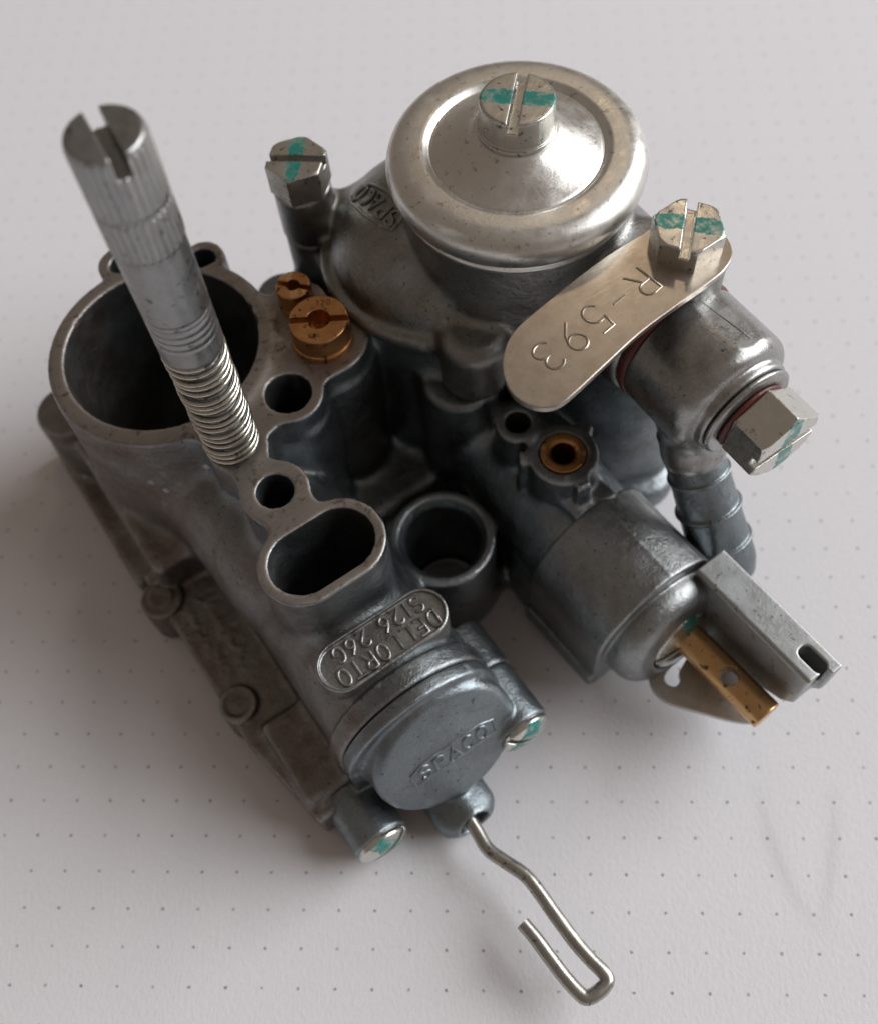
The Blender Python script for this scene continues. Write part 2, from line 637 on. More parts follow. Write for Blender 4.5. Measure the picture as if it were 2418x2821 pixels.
def box(lo, hi, rd=0.5, rotz=0.0, tilt=0.0):
    lo, hi = np.array(lo, float), np.array(hi, float)
    c, hs = (lo + hi) / 2, (hi - lo) / 2
    ca, sa = math.cos(rotz), math.sin(rotz)
    cb, sb = math.cos(tilt), math.sin(tilt)

    def fn(X, Y, Z):
        x, y, z = X - c[0], Y - c[1], Z - c[2]
        x, y = ca * x + sa * y, -sa * x + ca * y
        y, z = cb * y + sb * z, -sb * y + cb * z
        a, b, e = np.abs(x) - hs[0] + rd, np.abs(y) - hs[1] + rd, np.abs(z) - hs[2] + rd
        return np.sqrt(np.maximum(a, 0) ** 2 + np.maximum(b, 0) ** 2 + np.maximum(e, 0) ** 2) + np.minimum(np.maximum(a, np.maximum(b, e)), 0) - rd
    R = np.linalg.norm(hs) if (rotz or tilt) else 0
    return (fn, c - R, c + R) if R else (fn, lo, hi)


def ellipsoid(c, r):
    c, r = np.array(c, float), np.array(r, float)

    def fn(X, Y, Z):
        x, y, z = (X - c[0]) / r[0], (Y - c[1]) / r[1], (Z - c[2]) / r[2]
        k = np.sqrt(x * x + y * y + z * z)
        k2 = np.sqrt((x / r[0]) ** 2 + (y / r[1]) ** 2 + (z / r[2]) ** 2)
        return k * (k - 1) / np.maximum(k2, 1e-4)
    return fn, c - r, c + r


def slab(d2, z0, z1, lo, hi, rd=0.3):
    """extrude a planar distance d2(X, Y) between z0 and z1"""
    def fn(X, Y, Z):
        u = d2(X, Y) + rd
        w = np.abs(Z - (z0 + z1) / 2) - (z1 - z0) / 2 + rd
        return np.minimum(np.maximum(u, w), 0) + np.hypot(np.maximum(u, 0), np.maximum(w, 0)) - rd
    return fn, np.array([lo[0], lo[1], z0], float), np.array([hi[0], hi[1], z1], float)


def d_circle(cx, cy, r):
    return lambda X, Y: np.hypot(X - cx, Y - cy) - r


def d_stad(ax, ay, bx, by, r):
    def fn(X, Y):
        dx, dy = bx - ax, by - ay
        h = np.clip(((X - ax) * dx + (Y - ay) * dy) / (dx * dx + dy * dy), 0, 1)
        return np.hypot(X - ax - h * dx, Y - ay - h * dy) - r
    return fn


def d_poly(pts):
    P = np.array(pts, float)

    def fn(X, Y):
        d = None
        s = None
        n = len(P)
        for i in range(n):
            a, b = P[i], P[i - 1]
            ex, ey = b - a
            wx, wy = X - a[0], Y - a[1]
            h = np.clip((wx * ex + wy * ey) / (ex * ex + ey * ey), 0, 1)
            q = (wx - ex * h) ** 2 + (wy - ey * h) ** 2
            c1, c2, c3 = Y >= a[1], Y < b[1], ex * wy > ey * wx
            fl = (c1 & c2 & c3) | (~c1 & ~c2 & ~c3)
            sg = np.where(fl, -1.0, 1.0)
            d = q if d is None else np.minimum(d, q)
            s = sg if s is None else s * sg
        return s * np.sqrt(d)
    return fn


def d_union(fs, k):
    def fn(X, Y):
        r = None
        for f in fs:
            d = f(X, Y)
            if r is None:
                r = d
            else:
                h = np.maximum(k - np.abs(r - d), 0) / k
                r = np.minimum(r, d) - h * h * k * 0.25
        return r
    return fn


def d_hex(af, rot=0.0):
    def fn(X, Y):
        r = None
        for i in range(3):
            a = rot + i * math.pi / 3
            d = np.abs(X * math.cos(a) + Y * math.sin(a)) - af / 2
            r = d if r is None else np.maximum(r, d)
        return r
    return fn


# ------------------------------------------------------------------ stroke lettering
def arc(cx, cy, rx, ry, a0, a1, n=10):
    return [(cx + rx * math.cos(R_(a0 + (a1 - a0) * i / n)), cy + ry * math.sin(R_(a0 + (a1 - a0) * i / n))) for i in range(n + 1)]


GLYPH = {
    'S': [arc(.3, .74, .27, .26, 20, 270, 12) + arc(.3, .25, .28, .25, 90, -160, 12)[1:]],
    'P': [[(.04, 0), (.04, 1), (.3, 1)] + arc(.32, .74, .25, .26, 90, -90) + [(.04, .48)]],
    'A': [[(0, 0), (.3, 1), (.6, 0)], [(.12, .35), (.48, .35)]],
    'C': [arc(.32, .5, .3, .5, 50, 310, 14)],
    'O': [arc(.3, .5, .3, .5, 0, 360, 20)],
    'D': [[(.04, 0), (.04, 1), (.25, 1)] + arc(.25, .5, .33, .5, 90, -90, 12) + [(.04, 0)]],
    'E': [[(.55, 1), (.06, 1), (.06, 0), (.55, 0)], [(.06, .52), (.45, .52)]],
    'L': [[(.08, 1), (.08, 0), (.55, 0)]],
    'R': [[(.05, 0), (.05, 1), (.3, 1)] + arc(.32, .76, .24, .24, 90, -90) + [(.05, .52)], [(.3, .52), (.58, 0)]],
    'T': [[(0, 1), (.6, 1)], [(.3, 1), (.3, 0)]],
    'I': [[(.12, 0), (.12, 1)]],
    'G': [arc(.32, .5, .3, .5, 50, 300, 14) + [(.6, .2), (.6, .48), (.36, .48)]],
    '2': [arc(.3, .72, .26, .28, 160, -30, 10) + [(.03, 0), (.58, 0)]],
    '6': [[(.48, 1), (.2, .66), (.05, .38)] + arc(.3, .28, .26, .28, 160, 520, 18)],
    '5': [[(.52, 1), (.12, 1), (.08, .56)] + arc(.28, .32, .28, .32, 110, -150, 12)],
    '9': [[(.1, .0), (.42, .34), (.55, .62)] + arc(.3, .72, .26, .28, -20, 340, 18)],
    '3': [arc(.27, .75, .25, .25, 150, -90, 10) + arc(.27, .26, .29, .26, 90, -150, 12)[1:]],
    '-': [[(.05, .48), (.5, .48)]],
    '1': [[(.05, .75), (.25, 1), (.25, 0)]],
    '0': [arc(.3, .5, .27, .5, 0, 360, 18)],
}
WIDTH = {'I': .24, '1': .38, ' ': .35, '-': .55}


def lettering(name, text, h, r, mat, parent, mtx, wscale=1.0, gap=.24, squash=0.7, bend=None):
    """stroke letters h mm tall, centred on the frame's origin, x = reading direction, y = up"""
    total = sum(WIDTH.get(ch, .6) + gap for ch in text) - gap
    x = -total / 2
    V, F = [], []
    for ch in text:
        for st in GLYPH.get(ch, []):
            path = [((x + px) * h * wscale, (py - .5) * h, 0) for px, py in st]
            if bend:
                path = [bend(p) for p in path]
            v, f = tube_geo(path, r, 7, squash=squash)
            b = len(V)
            V += [tuple(q) for q in v]
            F += [tuple(i + b for i in q) for q in f]
        x += WIDTH.get(ch, .6) + gap
    return link(name, pymesh(name, V, F, True, 60), mat, parent, mtx)


def axes(x, y, z, o):
    m = Matrix.Identity(4)
    for i, c in enumerate((x, y, z)):
        c = Vector(c).normalized()
        for j in range(3):
            m[j][i] = c[j]
    for j in range(3):
        m[j][3] = o[j] * MM
    return m


def at(x, y, z, rot=0.0):
    return Matrix.Translation((x * MM, y * MM, z * MM)) @ Matrix.Rotation(rot, 4, 'Z')


# ================================================================== the setting
def build_paper():
    n = 60
    v, f = [], []
    for j in range(n + 1):
        for i in range(n + 1):
            x, y = -420 + 840 * i / n, -300 + 840 * j / n
            v.append((x, y, 0.0))
    for j in range(n):
        for i in range(n):
            a = j * (n + 1) + i
            f.append((a, a + 1, a + n + 2, a + n + 1))
    o = link('paper', pymesh('paper', v, f), M_PAPER, None)
    o['kind'] = 'structure'
    o['label'] = 'white dot grid paper under the carburettor'
    return o


build_paper()

# ================================================================== the carburettor
CARB = bpy.data.objects.new('carburettor', None)
COL.objects.link(CARB)
CARB.empty_display_size = 0.02
CARB.location = (-38.45 * MM, 13.8 * MM, 0.15 * MM)
CARB.rotation_euler = (0, 0, R_(35.5))
CARB['label'] = 'grey cast metal carburettor lying on white dotted paper'
CARB['category'] = 'carburettor'

OV = (-1.0, -39.6, 4.4, -39.6)      # oval bore centre line
BOWL = (41.5, -9.5)
TOW = (47.8, -17.4)


def build_body():
    g = Grid((-25, -60, -0.6), (64, 24, 47.5), 0.36)
    # slide chamber, an arch along y
    g.add(cyl((1.6, -57.6, 17), (1.6, -6, 17), 11.0, 0.5))
    g.add(box((-9.6, -57.6, 0.2), (12.6, -6, 17), 0.8), 0.6)
    g.add(cyl((1.6, -57.6, 17), (1.6, -54.6, 17), 11.7, 0.4), 0.5)
    g.add(box((-10.2, -57.6, 6), (13.2, -54.6, 17), 0.4), 0.4)
    # mouth and its base
    g.add(cyl((0, 0, 1), (0, 0, 37.9), 15.2, 0.2), 2.5)
    g.add(box((-17.6, -17, 0.2), (10, 17, 15.5), 1.4), 2.5)
    g.add(box((-21.2, -11, 0.1), (6, 22.5, 5.0), 0.9), 0.8)
    g.add(cyl((-15.8, 15.0, 0.1), (-15.8, 15.0, 19), 4.8, 1.2), 1.5)
    g.add(cyl((6, 18, 0.1), (6, 18, 30), 4.6, 1.2), 1.5)
    g.add(cyl((0, 0, 11), (0, 0, 36.5), 17.2, 0.2, 15.1), 1.5)
    g.add(cyl((-2.5, -9, 19.5), (-0.5, -32, 19), 8.6, 4.0), 5.0)
    # stepped flange on the left with two pin bosses
    g.add(slab(d_poly([(-8, -10), (-19.6, -12), (-19.4, -44), (-16.6, -60), (-8, -60)]), 0.1, 8.0, (-20, -60), (-8, -10), 0.8), 1.2)
    g.add(box((-16.5, -57.6, 0.2), (-9, -44, 10.0), 0.9), 1.5)
    g.add(cyl((-18.9, -17.6, 0.1), (-18.9, -17.6, 9.2), 3.3, 0.6), 0.5)
    g.add(cyl((-18.9, -17.6, 3), (-18.9, -17.6, 9.6), 2.0, 0.3), 0.2)
    g.add(cyl((-17.5, -38.9, 0.1), (-17.5, -38.9, 9.0), 2.9, 0.5), 0.4)
    g.sub(cyl((-17.5, -38.9, 8.7), (-17.5, -38.9, 10), 1.9, 0.1), 0.15)
    for row, x0 in enumerate((-16.6, -13.6)):
        for i in range(13):
            y = -21.6 - i * 1.1
            for q in range(2):
                x, yy, a = x0 + (rng.random() - .5) * 1.3, y + rng.random() * 0.5, rng.choice((0.1, 1.5, 0.8, 2.3))
                g.add(capsule((x, yy, 7.85), (x + 0.75 * math.cos(a), yy + 0.75 * math.sin(a), 7.85), 0.30), 0.2)
    # screw lugs for the slide cover
    g.add(cyl((-11.0, -57.6, 5.0), (-11.0, -48, 5.0), 4.7, 0.4), 1.0)
    g.add(cyl((13.0, -57.6, 11.5), (13.0, -50, 11.5), 4.4, 0.4), 1.0)
    # the filter face
    face = d_union([d_circle(0, 0, 15.5), d_circle(12.3, 10.8, 3.3), d_circle(2.2, 17.3, 3.4), d_circle(18.9, -12.2, 6.2),
                    d_circle(19.2, -4.9, 4.3), d_circle(10.4, -17.0, 4.8), d_circle(0.6, -19.8, 3.9), d_circle(1.3, -28.9, 4.55),
                    d_stad(*OV, 5.8),
                    d_poly([(0, 0), (14, 1), (19, -3), (23, -6.5), (24, -11), (19, -17.5), (11, -19.5), (4.6, -21.2), (3.3, -24),
                            (3.6, -27), (4.6, -31), (5.2, -34.5), (-2.2, -34.5), (-2.6, -29), (-2.2, -24), (-2.2, -19), (-4, -14)])], 1.0)
    g.add(slab(face, 20.0, 38.0, (-16, -46), (26, 21), 0.12), 2.2)
    jets = d_union([d_circle(18.9, -12.2, 6.4), d_circle(19.2, -4.9, 4.5), d_circle(10.4, -17.0, 5.0), d_poly([(0, 0), (15, 0), (23, -6), (23, -12), (12, -19), (0, -18)])], 1.0)
    g.add(slab(jets, 2.0, 34.0, (-2, -24), (27, 3), 0.3), 1.6)
    # well beside the slide chamber
    g.add(cyl((19.3, -38.7, 0.1), (19.3, -38.7, 19.0), 7.7, 0.5), 1.4)
    g.add(box((8, -33, 0.1), (20, -22, 7), 1.5), 2.0)
    g.add(box((9, -31.5, 9), (14.5, -27.5, 17), 1.0, 0.4), 1.2)
    # float chamber
    g.add(cyl((BOWL[0], BOWL[1], 0.1), (BOWL[0], BOWL[1], 37.0), 16.8, 0.8), 2.0)
    g.add(slab(d_stad(42, -14, 55.5, -37, 6.6), 0.1, 37.0, (34, -45), (64, -6), 0.6), 2.0)
    g.add(cyl((56.4, -38.9, 0.1), (56.4, -38.9, 44.0), 5.2, 0.6), 1.5)
    g.add(cyl((55.2, -41.0, 0.1), (55.2, -41.0, 6.0), 6.3, 2.4), 1.2)
    g.add(cyl((28.3, 6.4, 0.1), (28.3, 6.4, 37.6), 3.9, 0.3), 1.2)
    g.add(box((26.0, -6, 0.1), (36, 7, 36), 1.0), 2.0)
    g.add(box((10, -26, 0.1), (36, 4, 9), 2.0), 2.5)
    g.add(cyl((20.5, 4.0, 0.1), (20.5, 4.0, 31), 4.2, 1.0), 1.6)
    g.add(box((12, -44, 0.1), (44, -20, 5), 1.5), 3.0)
    g.add(cyl((33, -24.5, 2), (33, -24.5, 31), 5.6, 1.0), 2.0)
    # choke passage
    g.add(cyl((36.8, -52, 14.5), (37.4, -28, 14.5), 9.3, 0.5), 2.0)
    g.add(cyl((37.3, -42.7, 8), (37.3, -42.7, 30.0), 4.9, 0.25), 1.2)
    g.add(cyl((35.2, -35.2, 8), (35.2, -35.2, 30.4), 3.2, 0.4), 1.2)
    for a in (-98, 18, 150):
        c, s = math.cos(R_(a)), math.sin(R_(a))
        g.add(box((37.3 + c * 5.0 - 1.1, -42.7 + s * 5.0 - 1.1, 20), (37.3 + c * 5.0 + 1.1, -42.7 + s * 5.0 + 1.1, 30.0), 0.2, R_(a)), 0.35)
    g.add(box((34.2, -50.5, 16), (41.5, -44, 25.2), 0.7), 1.2)
    g.add(cyl((34.5, -47.5, 0.1), (34.5, -47.5, 13), 7.6, 1.5), 2.0)
    # bores
    g.sub(cyl((0, 0, 1.5), (0, 0, 40), 13.5), 0.15)
    g.sub(slab(d_stad(*OV, 4.35), 8, 40, (-6, -45), (9, -35), 0.05), 0.15)
    g.sub(cyl((10.4, -17.0, 10), (10.4, -17.0, 40), 3.15), 0.12)
    g.sub(cyl((1.3, -28.9, 12), (1.3, -28.9, 40), 2.45), 0.12)
    for z in np.arange(37.2, 24, -0.75):
        g.sub(cyl((1.3, -28.9, z - 0.3), (1.3, -28.9, z), 2.68, 0.12), 0.1)
    g.sub(cyl((12.3, 10.8, 20), (12.3, 10.8, 40), 1.95), 0.12)
    g.sub(cyl((2.4, 17.1, 20), (2.4, 17.1, 40), 1.9), 0.12)
    g.sub(cyl((19.3, -38.7, 0.3), (19.3, -38.7, 22), 5.5, 0.1), 0.2)
    g.sub(cyl((19.3, -38.7, 17.4), (19.3, -38.7, 19.4), 5.4, 0.0, 6.7), 0.1)
    g.sub(cyl((35.2, -35.2, 20), (35.2, -35.2, 32), 1.75), 0.2)
    g.sub(cyl((37.3, -42.7, 20), (37.3, -42.7, 32), 3.2), 0.15)
    g.sub(cyl((0.4, -19.6, 20), (0.4, -19.6, 40), 3.0), 0.1)
    for cx, cy, r, n in ((0, 0, 13.5, 4),):
        for q in range(n):
            a = rng.random() * 6.28
            g.sub(capsule((cx + r * math.cos(a), cy + r * math.sin(a), 38.1), (cx + r * math.cos(a + 0.9 / r), cy + r * math.sin(a + 0.9 / r), 38.18), 0.24 + 0.16 * rng.random()), 0.1)
    g.inter(lambda X, Y, Z: 0.05 - Z)
    me = g.mesh('body')
    o = link('body', me, [M_CAST, M_FACE], CARB)
    V, Q = g.V, g.Q
    c = V[Q].mean(1)
    nz = g.N[Q].mean(1)[:, 2]
    idx = np.zeros(len(Q), np.int32)
    idx[(c[:, 2] > 37.75) & (nz > 0.72) & (c[:, 0] < 27) & (c[:, 1] > -46) & (c[:, 1] < 22)] = 1
    me.polygons.foreach_set('material_index', idx)
    return o


BODY = build_body()


def build_cover():
    g = Grid((21, -50, 29), (66, 14, 58), 0.34)
    g.add(cyl((*BOWL, 37.2), (*BOWL, 39.6), 18.1, 0.9))
    g.add(ellipsoid((BOWL[0], BOWL[1], 38.4), (16.5, 16.5, 12.0)), 0.9)
    g.add(slab(d_stad(42, -14, 54, -34, 9.2), 36.6, 44, (30, -48), (66, -4), 1.2), 1.5)
    g.add(cyl((*TOW, 37), (*TOW, 56.2), 14.4, 0.3, 15.1), 1.4)
    # needle seat boss
    g.add(cyl((34.6, -26.0, 31), (34.6, -26.0, 42), 4.9, 2.2), 1.6)
    # ears
    g.add(cyl((28.3, 6.4, 37.7), (28.3, 6.4, 46.3), 4.1, 0.5), 0.8)
    g.add(box((28.5, 0.5, 38.0), (37, 6.8, 42.6), 1.5, R_(-25)), 2.0)
    g.add(cyl((57.2, -39.6, 43), (57.2, -39.6, 53.3), 5.1, 0.3), 0.8)
    g.add(box((50, -40, 40), (60.5, -29, 52.0), 3.0), 2.2)
    # fuel inlet socket
    g.add(cyl((54.4, -24, 41.8), (54.4, -42.2, 41.8), 9.4, 0.7), 1.5)
    g.inter(lambda X, Y, Z: Z - 56.0)
    me = g.mesh('float_chamber_cover')
    o = link('float_chamber_cover', me, M_COVER, CARB)
    # cast maker's mark on the dome
    def dome(p):
        # frame: x = reading (+y local), y = up (-x local); follow the dome
        X, Y = 33.7 - p[1], -4.9 + p[0]
        d = np.array([[X, Y]])
        z = np.linspace(38, 52, 57)
        s = g.sample(np.c_[np.full(57, X), np.full(57, Y), z])
        k = int(np.argmax(s > 0)) if (s > 0).any() else 20
        zz = z[k] - (z[1] - z[0]) * s[k] / max(s[k] - s[k - 1], 1e-6)
        return (X, Y, zz + 0.12)
    lettering('maker_mark', 'SPACO', 2.2, 0.30, M_COVER, o, None, 1.12, .24, 0.9, bend=dome)
    V, F = [], []
    out = [(1.28 * q, 1.28 * w) for q, w in ((-4.2, -.75), (-3.0, -1.3), (0, -1.6), (3.0, -1.3), (4.2, -.75), (4.2, .75), (3.0, 1.3), (0, 1.6), (-3.0, 1.3), (-4.2, .75), (-4.2, -.75))]
    path = []
    for a, b in zip(out[:-1], out[1:]):
        for s in range(5):
            u = s / 5
            path.append(dome((a[0] * (1 - u) + b[0] * u, a[1] * (1 - u) + b[1] * u, 0)))
    tube('maker_mark_border', path + [path[0]], 0.24, M_COVER, o, n=6, squash=0.9)
    return o


COVER = build_cover()

# ------------------------------------------------------------------ filter cap and its screw
def turning(mat):
    nt = mat.node_tree
    tc = [n for n in nt.nodes if n.type == 'TEX_COORD'][0]
    ln = nt.nodes.new('ShaderNodeVectorMath')
    ln.operation = 'MULTIPLY'
    ln.inputs[1].default_value = (1, 1, 0)
    nt.links.new(tc.outputs['Object'], ln.inputs[0])
    l2 = nt.nodes.new('ShaderNodeVectorMath')
    l2.operation = 'LENGTH'
    nt.links.new(ln.outputs[0], l2.inputs[0])
    no = nt.nodes.new('ShaderNodeTexNoise')
    no.noise_dimensions = '1D'
    no.inputs['Scale'].default_value = 5500
    no.inputs['Detail'].default_value = 3
    nt.links.new(l2.outputs['Value'], no.inputs['W'])
    bu = [n for n in nt.nodes if n.type == 'BUMP'][0]
    b2 = nt.nodes.new('ShaderNodeBump')
    b2.inputs['Strength'].default_value = 0.10
    b2.inputs['Distance'].default_value = 0.00008
    nt.links.new(no.outputs['Fac'], b2.inputs['Height'])
    nt.links.new(bu.outputs['Normal'], b2.inputs['Normal'])
    p = nt.nodes['Principled BSDF']
    nt.links.new(b2.outputs['Normal'], p.inputs['Normal'])
    return mat


CAPM = steel('cap_aluminium', (0.70, 0.69, 0.65), 0.32, 0.10, grain=0.2, fine=2200)
turning(CAPM)
prof = [(0.01, 4.9), (4.2, 4.9), (5.2, 4.75), (5.8, 4.3), (6.6, 3.75), (8.3, 2.9), (9.8, 2.25), (10.5, 2.0), (10.75, 1.82), (10.95, 1.86), (11.3, 2.2), (11.7, 2.45),
        (12.3, 2.5), (13.7, 2.5), (14.6, 2.35), (15.5, 1.85), (16.1, 1.1), (16.4, 0.1), (16.35, -0.9), (16.05, -1.9), (15.5, -2.5), (15.2, -2.8),
        (15.25, -3.2), (15.35, -3.6), (15.1, -4.0), (14.6, -4.2), (10, -4.2)]
FCAP = lathe('filter_cap', catmull([(r, z, 0) for r, z in prof], 3) and [tuple(p[:2]) for p in catmull([(r, z, 0) for r, z in prof], 3)], CAPM, CARB, at(*TOW, 57.6), 128, 60)


def slotted_round(name, r, h, slot_w, slot_d, mat, parent, mtx, bore=0, dome=0.0, collar=None):
    R = max(r, collar[0] if collar else 0)
    g = Grid((-R - .6, -R - .6, -0.8), (R + .6, R + .6, h + dome + 0.6), max(0.11, R / 42))
    g.add(cyl((0, 0, -0.4), (0, 0, h), r, 0.35))
    if collar:
        g.add(cyl((0, 0, collar[1]), (0, 0, collar[2]), collar[0], 0.15), 0.15)
    if dome:
        g.add(ellipsoid((0, 0, h - 0.4), (r * 1.0, r * 1.0, dome + 0.4)), 0.3)
    if slot_w:
        g.sub(box((-R - 2, -slot_w / 2, h - slot_d), (R + 2, slot_w / 2, h + dome + 2), 0.05), 0.12)
    if bore:
        g.sub(cyl((0, 0, h - 3.0), (0, 0, h + 1), bore), 0.2)
    return link(name, g.mesh(name), mat, parent, mtx)


slotted_round('cap_screw', 4.55, 4.6, 1.25, 1.4, steel('cap_screw_plate', (0.55, 0.54, 0.50), 0.28, 0.35, paint=(1.15, 0, 0.1, 4.3)), FCAP, at(0, 0, 4.7, R_(45)), collar=(4.9, -0.4, 0.7))


def hex_bolt(name, af, h, slot_w, slot_d, mat, parent, mtx, rot=0.0, flange=0.0, slot_rot=0.0):
    R = af * 0.62 + flange
    g = Grid((-R, -R, -0.6), (R, R, h + 0.6), 0.125)
    hx = d_hex(af - 0.3, rot)
    g.add(slab(lambda X, Y: hx(X, Y), -0.3, h, (-R, -R), (R, R), 0.15))
    # chamfered crown
    g.inter(lambda X, Y, Z: (np.hypot(X, Y) - af * 0.495 + (Z - h) * 1.7) * 0.5)
    if flange:
        g.add(cyl((0, 0, -0.3), (0, 0, 0.9), af * 0.5 + flange, 0.2), 0.3)
    if slot_w:
        g.sub(box((-R - 1, -slot_w / 2, h - slot_d), (R + 1, slot_w / 2, h + 1), 0.05), 0.1)
    return link(name, g.mesh(name), mat, parent, mtx)


b1 = hex_bolt('cover_bolt', 8.0, 4.6, 1.15, 1.5, steel('bolt_plate_left', (0.55, 0.54, 0.49), 0.28, 0.3, paint=(0.95, 0, -0.1, 4.2)), CARB, at(28.3, 6.4, 46.5, R_(-39)), rot=R_(-8))
b1['label'] = 'slotted hex bolt on the tall post beside the filter cap'
b2 = hex_bolt('cover_bolt', 8.2, 3.4, 1.25, 1.6, steel('bolt_plate_right', (0.60, 0.58, 0.53), 0.27, 0.25, paint=(1.2, 0, 0.3, 3.0)), CARB, at(57.4, -38.9, 54.4, R_(43)), rot=R_(-12))
b2['label'] = 'slotted hex bolt holding the stamped tag'

# ------------------------------------------------------------------ tag
tagpts = [(29.2, -39.8), (28.2, -41.6), (27.7, -44.0), (28.3, -46.2), (29.6, -47.6), (31.2, -48.1), (33.4, -47.9), (38.7, -46.9), (44.8, -45.8), (51.0, -45.3), (56.4, -45.0),
          (58.8, -44.6), (60.8, -43.6), (62.0, -41.8), (62.3, -39.6), (61.6, -37.2), (60.0, -35.4), (57.6, -34.5), (53.8, -34.4), (47.1, -34.6), (37.5, -35.9), (33.4, -36.7), (31.0, -38.0)]
c2 = [tuple(p[:2]) for p in catmull([(x, y, 0) for x, y in tagpts] + [(*tagpts[0], 0)], 4)][:-1]
TAG = prism('identification_tag', c2, 53.35, 54.35, M_TAG, CARB, bev=0.12)
lettering('lettering', 'R-593', 4.1, 0.18, M_TAG, TAG, axes((-1, -0.12, 0), (0.12, -1, 0), (0, 0, 1), (41.8, -41.2, 54.36)), 1.08, .30, 0.5)

# ------------------------------------------------------------------ fuel inlet banjo
def build_banjo():
    g = Grid((43, -64, 24), (66, -41, 54), 0.26)
    g.add(cyl((54.6, -43.6, 41.6), (54.6, -54.9, 41.6), 9.0, 2.4))
    g.add(cyl((54.6, -43.6, 41.6), (54.6, -47, 41.6), 9.0, 0.3))
    g.add(cyl((54.6, -54.5, 41.6), (54.6, -56.2, 41.6), 7.0, 0.5), 0.5)
    g.add(capsule((52.4, -50.5, 34.0), (52.0, -52.5, 30.0), 4.5), 2.2)
    # flat and mould line on the shoulder
    g.inter(lambda X, Y, Z: ((X - 54.6) * 0.20 + (Z - 41.6) * 0.98 - 8.8) + 0 * Y)
    me = g.mesh('fuel_inlet_banjo')
    return link('fuel_inlet_banjo', me, M_BANJO, CARB)


BANJO = build_banjo()
VY = axes((1, 0, 0), (0, 0, 1), (0, -1, 0), (54.6, -42.1, 41.6))
lathe('sealing_ring', round_prof([(6.5, 0), (8.9, 0.05), (9.25, 0.8), (8.9, 1.55), (6.5, 1.6)], 0.5), M_RED, BANJO, VY, 96, 60)
VB = axes((1, 0, 0), (0, 0, 1), (0, -1, 0), (54.6, -56.2, 41.6))
lathe('washer', round_prof([(3, 0), (6.4, 0.0), (6.9, 0.45), (6.4, 0.9), (3, 0.9)], 0.3), M_BANJO, BANJO, VB, 72, 60)
lathe('sealing_washer', round_prof([(3, 0.9), (4.9, 0.95), (5.1, 1.2), (4.9, 1.5), (3, 1.55)], 0.3), M_RED, BANJO, VB, 72, 60)
hex_bolt('banjo_bolt', 9.9, 5.2, 1.3, 1.0, steel('banjo_bolt_plate', (0.66, 0.65, 0.60), 0.24, 0.12, paint=(1.3, 0, 0.3)), CARB,
         axes((1, 0, 0), (0, 0, 1), (0, -1, 0), (55.2, -58.0, 41.2)), rot=R_(30 + 24 - 60))
bd = Vector((-0.01, -0.55, -0.83)).normalized()
BARBM = axes((1, 0, 0), bd.cross(Vector((1, 0, 0))), bd, (51.9, -51.6, 31.0))
pb = [(0.5, -2), (4.1, -2), (4.1, 5.2), (4.55, 5.4), (4.15, 5.9), (4.3, 11.0), (4.75, 11.2), (4.8, 11.5), (4.35, 12.0), (4.5, 17.0), (4.95, 17.2), (4.95, 17.6), (4.6, 18.2), (4.7, 21.4), (4.2, 23.6), (3.2, 24.0), (2.2, 23.8), (2.2, 18), (0.1, 18)]
lathe('hose_barb', round_prof(pb, 0.25), M_CASTB, BANJO, BARBM, 64, 30)
tube('mould_line', [(54.6 + 1.2, -44.5, 50.2), (54.6 + 2.0, -49, 50.15), (54.6 + 2.4, -52.0, 50.05), (54.6 + 2.6, -53.5, 49.6)], 0.16, M_BANJO, BANJO, n=6)

# ------------------------------------------------------------------ jets and bush
def jet(name, r, r2, h, bore, slot, mtx):
    g = Grid((-r - .6, -r - .6, -1.2), (r + .6, r + .6, h + .6), 0.1)
    g.add(cyl((0, 0, -0.8), (0, 0, h * 0.25), r2, 0.25))
    g.add(cyl((0, 0, -0.8), (0, 0, h), r, 0.25), 0.2)
    g.sub(box((-r - 2, -slot / 2, h - 1.3), (r + 2, slot / 2, h + 1), 0.05), 0.12)
    g.sub(cyl((0, 0, h - 3.2), (0, 0, h + 1), bore), 0.12)
    return link(name, g.mesh(name), M_BRASS, CARB, mtx)


MJ = jet('main_jet', 4.05, 4.3, 4.4, 1.6, 1.0, at(18.9, -12.2, 38.0, R_(-33)))
MJ['label'] = 'larger slotted brass jet stamped 120'
lettering('stamped_number', '120', 0.85, 0.07, M_DARK, MJ, axes((1, 0, 0), (0, 1, 0), (0, 0, 1), (0.6, 2.75, 4.4)), 1.0, .35, 0.4)
lettering('stamped_mark', 'SEL', 0.6, 0.06, M_DARK, MJ, axes((1, 0, 0), (0, 1, 0), (0, 0, 1), (-0.4, -2.75, 4.4)), 1.1, .35, 0.4)
IJ = jet('idle_jet', 2.45, 2.6, 4.2, 0.95, 0.75, at(19.2, -4.9, 38.0, R_(-48)))
IJ['label'] = 'smaller slotted brass jet'
lathe('brass_bush', round_prof([(1.7, -4), (1.7, 0.05), (2.2, 0.35), (3.15, 0.35), (3.2, -1)], 0.2), M_BRASS, CARB, at(37.3, -42.7, 29.8), 64)

